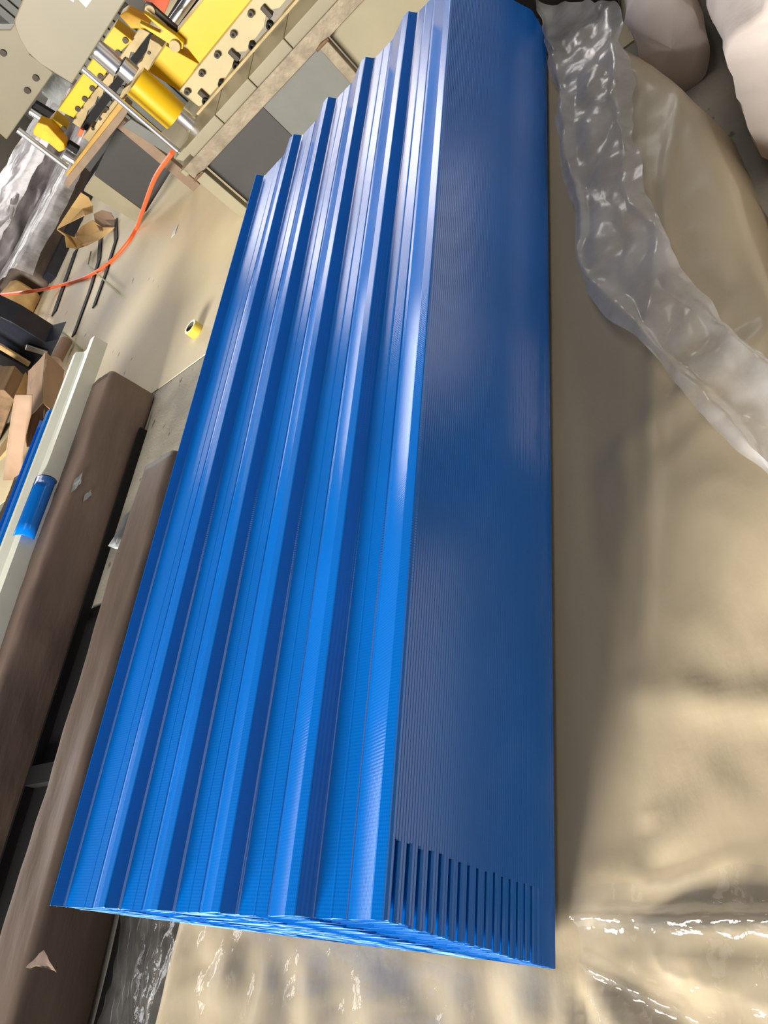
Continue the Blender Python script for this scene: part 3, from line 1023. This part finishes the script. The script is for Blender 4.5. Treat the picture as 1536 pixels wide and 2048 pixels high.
# cream press plates
pa = mpoly('press_plate', [(252, 0), (162, 141), (144, 168), (105, 144), (80, 128), (55, 105), (40, 80), (31, 58), (28, 40), (44, 0), (70, -70), (320, -100)], .25, .12, 'cream_shaded', bevel=.008)
pb = mpoly('press_plate', [(107, 146), (13, 280), (0, 268), (-120, 190), (-140, 60), (20, 60), (30, 46), (60, 110)], 1.45, .12, 'cream_shaded', bevel=.008)
for (u, v) in ((7, 105), (72, 155), (55, 180)):
    p = mp(u, v, 1.45)
    MB().tube([(p.x, 1.46, p.z), (p.x, 1.435, p.z)], .026, 14).build('bolt', M['bolt'], pb)
MB().add([mp(158, 0, .248), mp(172, 15, .248), mp(186, -4, .248), mp(190, -30, .248), mp(150, -30, .248)], [(0, 1, 2, 3, 4)]).build('label_sticker', M['white'], pa)
MB().add([mp(140, 0, .248), mp(147, 4, .248), mp(150, -6, .248), mp(143, -9, .248)], [(0, 1, 2, 3)]).build('label_sticker', M['white'], pa)
# rear die set: yellow blocks, tan dies with a toothed gap, brass bar and beam
YB = 1.15
for px in ([(117, 222), (170, 150), (216, 152), (218, 145), (147, 238)], ):
    pass
rb = mpoly('rear_beam', [(116, 220), (160, 158), (186, 118), (216, 140), (192, 176), (147, 236)], YB, .14, 'yellow')
rb2 = mpoly('rear_beam', [(206, 84), (228, 53), (265, 82), (237, 107)], YB, .14, 'yellow')
rb3 = mpoly('rear_beam', [(92, 250), (105, 237), (134, 258), (119, 280)], YB + .02, .14, 'yellow')
mpoly('clamp_block', [(66, 262), (75, 245), (95, 252), (128, 288), (130, 300), (118, 305), (95, 285), (66, 270)], YB - .1, .12, 'ochre', bevel=.01)
mpoly('clamp_block', [(238, 32), (252, 22), (300, 48), (296, 58), (262, 58)], YB - .05, .12, 'ochre', bevel=.01)
mpoly('upper_die', [(140, 242), (218, 147), (280, 56), (300, 66), (290, 78), (284, 86), (270, 106), (262, 104), (258, 116), (234, 150), (228, 152), (226, 164), (216, 174), (210, 172), (206, 188), (200, 196), (196, 192), (190, 208), (176, 222), (172, 236), (160, 256)], YB + .04, .08, 'tan_die', bevel=.003)
mpoly('die_gap', [(160, 258), (172, 236), (270, 106), (302, 66), (312, 76), (280, 120), (210, 215), (176, 262)], YB + .10, .04, 'black', bevel=0)
mpoly('lower_die', [(166, 274), (176, 262), (181, 254), (188, 256), (196, 240), (206, 226), (212, 226), (220, 212), (230, 200), (238, 196), (246, 178), (262, 168), (270, 148), (276, 128), (284, 122), (294, 100), (300, 78), (318, 88), (326, 96), (300, 136), (250, 196), (180, 286)], YB + .02, .10, 'tan_die', bevel=.003)
for (u, v) in ((201, 152), (185, 176), (170, 197), (156, 217), (142, 238), (251, 80), (236, 105), (128, 257)):
    p = mp(u, v, YB)
    MB().tube([(p.x, YB, p.z), (p.x, YB - .012, p.z)], .022, 12).build('bolt', M['bolt'], rb)
for (u, v) in ((246, 174), (230, 196), (215, 217), (200, 237), (186, 257), (298, 105)):
    p = mp(u, v, YB + .02)
    MB().tube([(p.x, YB + .03, p.z), (p.x, YB + .012, p.z)], .013, 10).build('bolt', M['bolt'], mach)
mpoly('brass_bar', [(130, 350), (136, 352), (246, 215), (250, 198), (240, 202)], YB - .1, .05, 'brass')
mpoly('rear_rail', [(127, 368), (137, 377), (246, 240), (262, 214), (250, 202), (136, 352)], YB - .08, .08, 'beam')
mbox('rear_post', (-1.62, 1.36, 0), (-1.52, 1.42, .80), 'beam')
mpoly('rear_post', [(167, 382), (188, 350), (290, 425), (275, 446)], 2.05, .08, 'cream', clampz=0.0)
mpoly('side_panel', [(232, 258), (350, 330), (292, 424), (188, 350)], 1.75, .03, 'dark_panel', clampz=.02)
mpoly('side_panel', [(262, 238), (352, 296), (347, 316), (245, 252)], 1.0, .03, 'grey_panel')
mpoly('side_panel', [(180, 345), (240, 262), (225, 250), (165, 330)], 1.9, .03, 'dark_panel')
mpoly('roller_shaft', [(135, 285), (158, 300), (152, 310), (130, 294)], YB - .02, .06, 'black', bevel=.006)
MB().tube([mp(128, 308, YB), mp(150, 322, YB)], .045, 14).build('roller', M['chrome'], mach)
MB().tube([mp(60, 222, 1.6), mp(100, 248, 1.6)], .03, 12).build('roller', M['chrome'], mach)
mpoly('upper_rail', [(70, 205), (115, 232), (124, 246), (118, 252), (62, 215)], 1.62, .05, 'black')
mpoly('film_scrap_guard', [(82, 165), (110, 148), (140, 165), (118, 212), (84, 188)], 2.2, .02, 'silver', bevel=0)
mpoly('limit_switch', [(160, 258), (168, 262), (162, 276), (154, 270)], YB - .01, .03, 'orange')
# orange air hose
hp = [MO + XL * mp(345, 305, .4).x + NL * .4 + Vector((0, 0, mp(345, 305, .4).z))]
hp += [at_y(312, 352, 5.3), at_y(293, 400, 5.65), at_y(282, 432, 6.0), at_z(274, 454, .02), at_z(258, 482, .015), at_z(225, 520, .015), at_z(185, 548, .03), at_y(140, 565, 6.55), at_y(95, 577, 6.75), at_z(60, 583, .44), at_z(20, 588, .45), at_z(-6, 590, .45)]
hq = []
for i in range(len(hp) - 1):
    p0, p1, p2, p3 = hp[max(i - 1, 0)], hp[i], hp[i + 1], hp[min(i + 2, len(hp) - 1)]
    for k in range(6):
        t = k / 6
        hq.append(.5 * ((2 * p1) + (p2 - p0) * t + (2 * p0 - 5 * p1 + 4 * p2 - p3) * t * t + (3 * p1 - p0 - 3 * p2 + p3) * t ** 3))
hq.append(hp[-1])
hc = MB().tube(hq, .019, 10).build('air_hose', M['orange'], None, smooth=True)
tag(hc, 'orange air hose curving from the press across the floor', 'hose')

# ------------------------------------------------------------------ far right: cloth covered packs
l1 = bundle('cloth_pack', 'lavender cloth covered pack touching the far corner of the beige pack', 'wrapped pack', 1.20, 1.39, 2.60, 4.2, .38, M['lavender'], .03, .09, 41.0, 'cloth covered packs', ny=40)
l2 = bundle('cloth_pack', 'cream and lavender cloth pack in the top right corner', 'wrapped pack', 1.45, 2.3, 1.95, 3.8, .46, M['lavender'], .04, .10, 47.0, 'cloth covered packs', ny=40)
rr = bundle('brown_roll', 'dark brown film wrapped roll under the corner cloth pack', 'wrapped roll', 1.44, 1.60, 1.64, 1.80, .14, M['brown_dark'], .01, .05, 51.0, ny=12)
b6 = bundle('dark_bundle', 'dark bundle on the floor behind the far end of the blue stack', 'wrapped bundle', .60, 1.12, 3.3, 4.25, .5, M['brown_dark'], .03, .08, 61.0, ny=30)
cpn = empty('leaning_panel', tuple(MO + XL * -3.2 + NL * 4.2)); cpn.rotation_euler = (0, 0, TH)
tag(cpn, 'grey ribbed panel leaning behind the cream press plate at the top left', 'metal panel')
for i in range(9):
    MB().box((i * .11, 0, 0), (i * .11 + .085, .03, 2.6)).build('slat', M['grey_panel'], cpn)
MB().box((-.1, .03, 0), (1.1, .05, 2.6)).build('backing', M['dark_panel'], cpn)
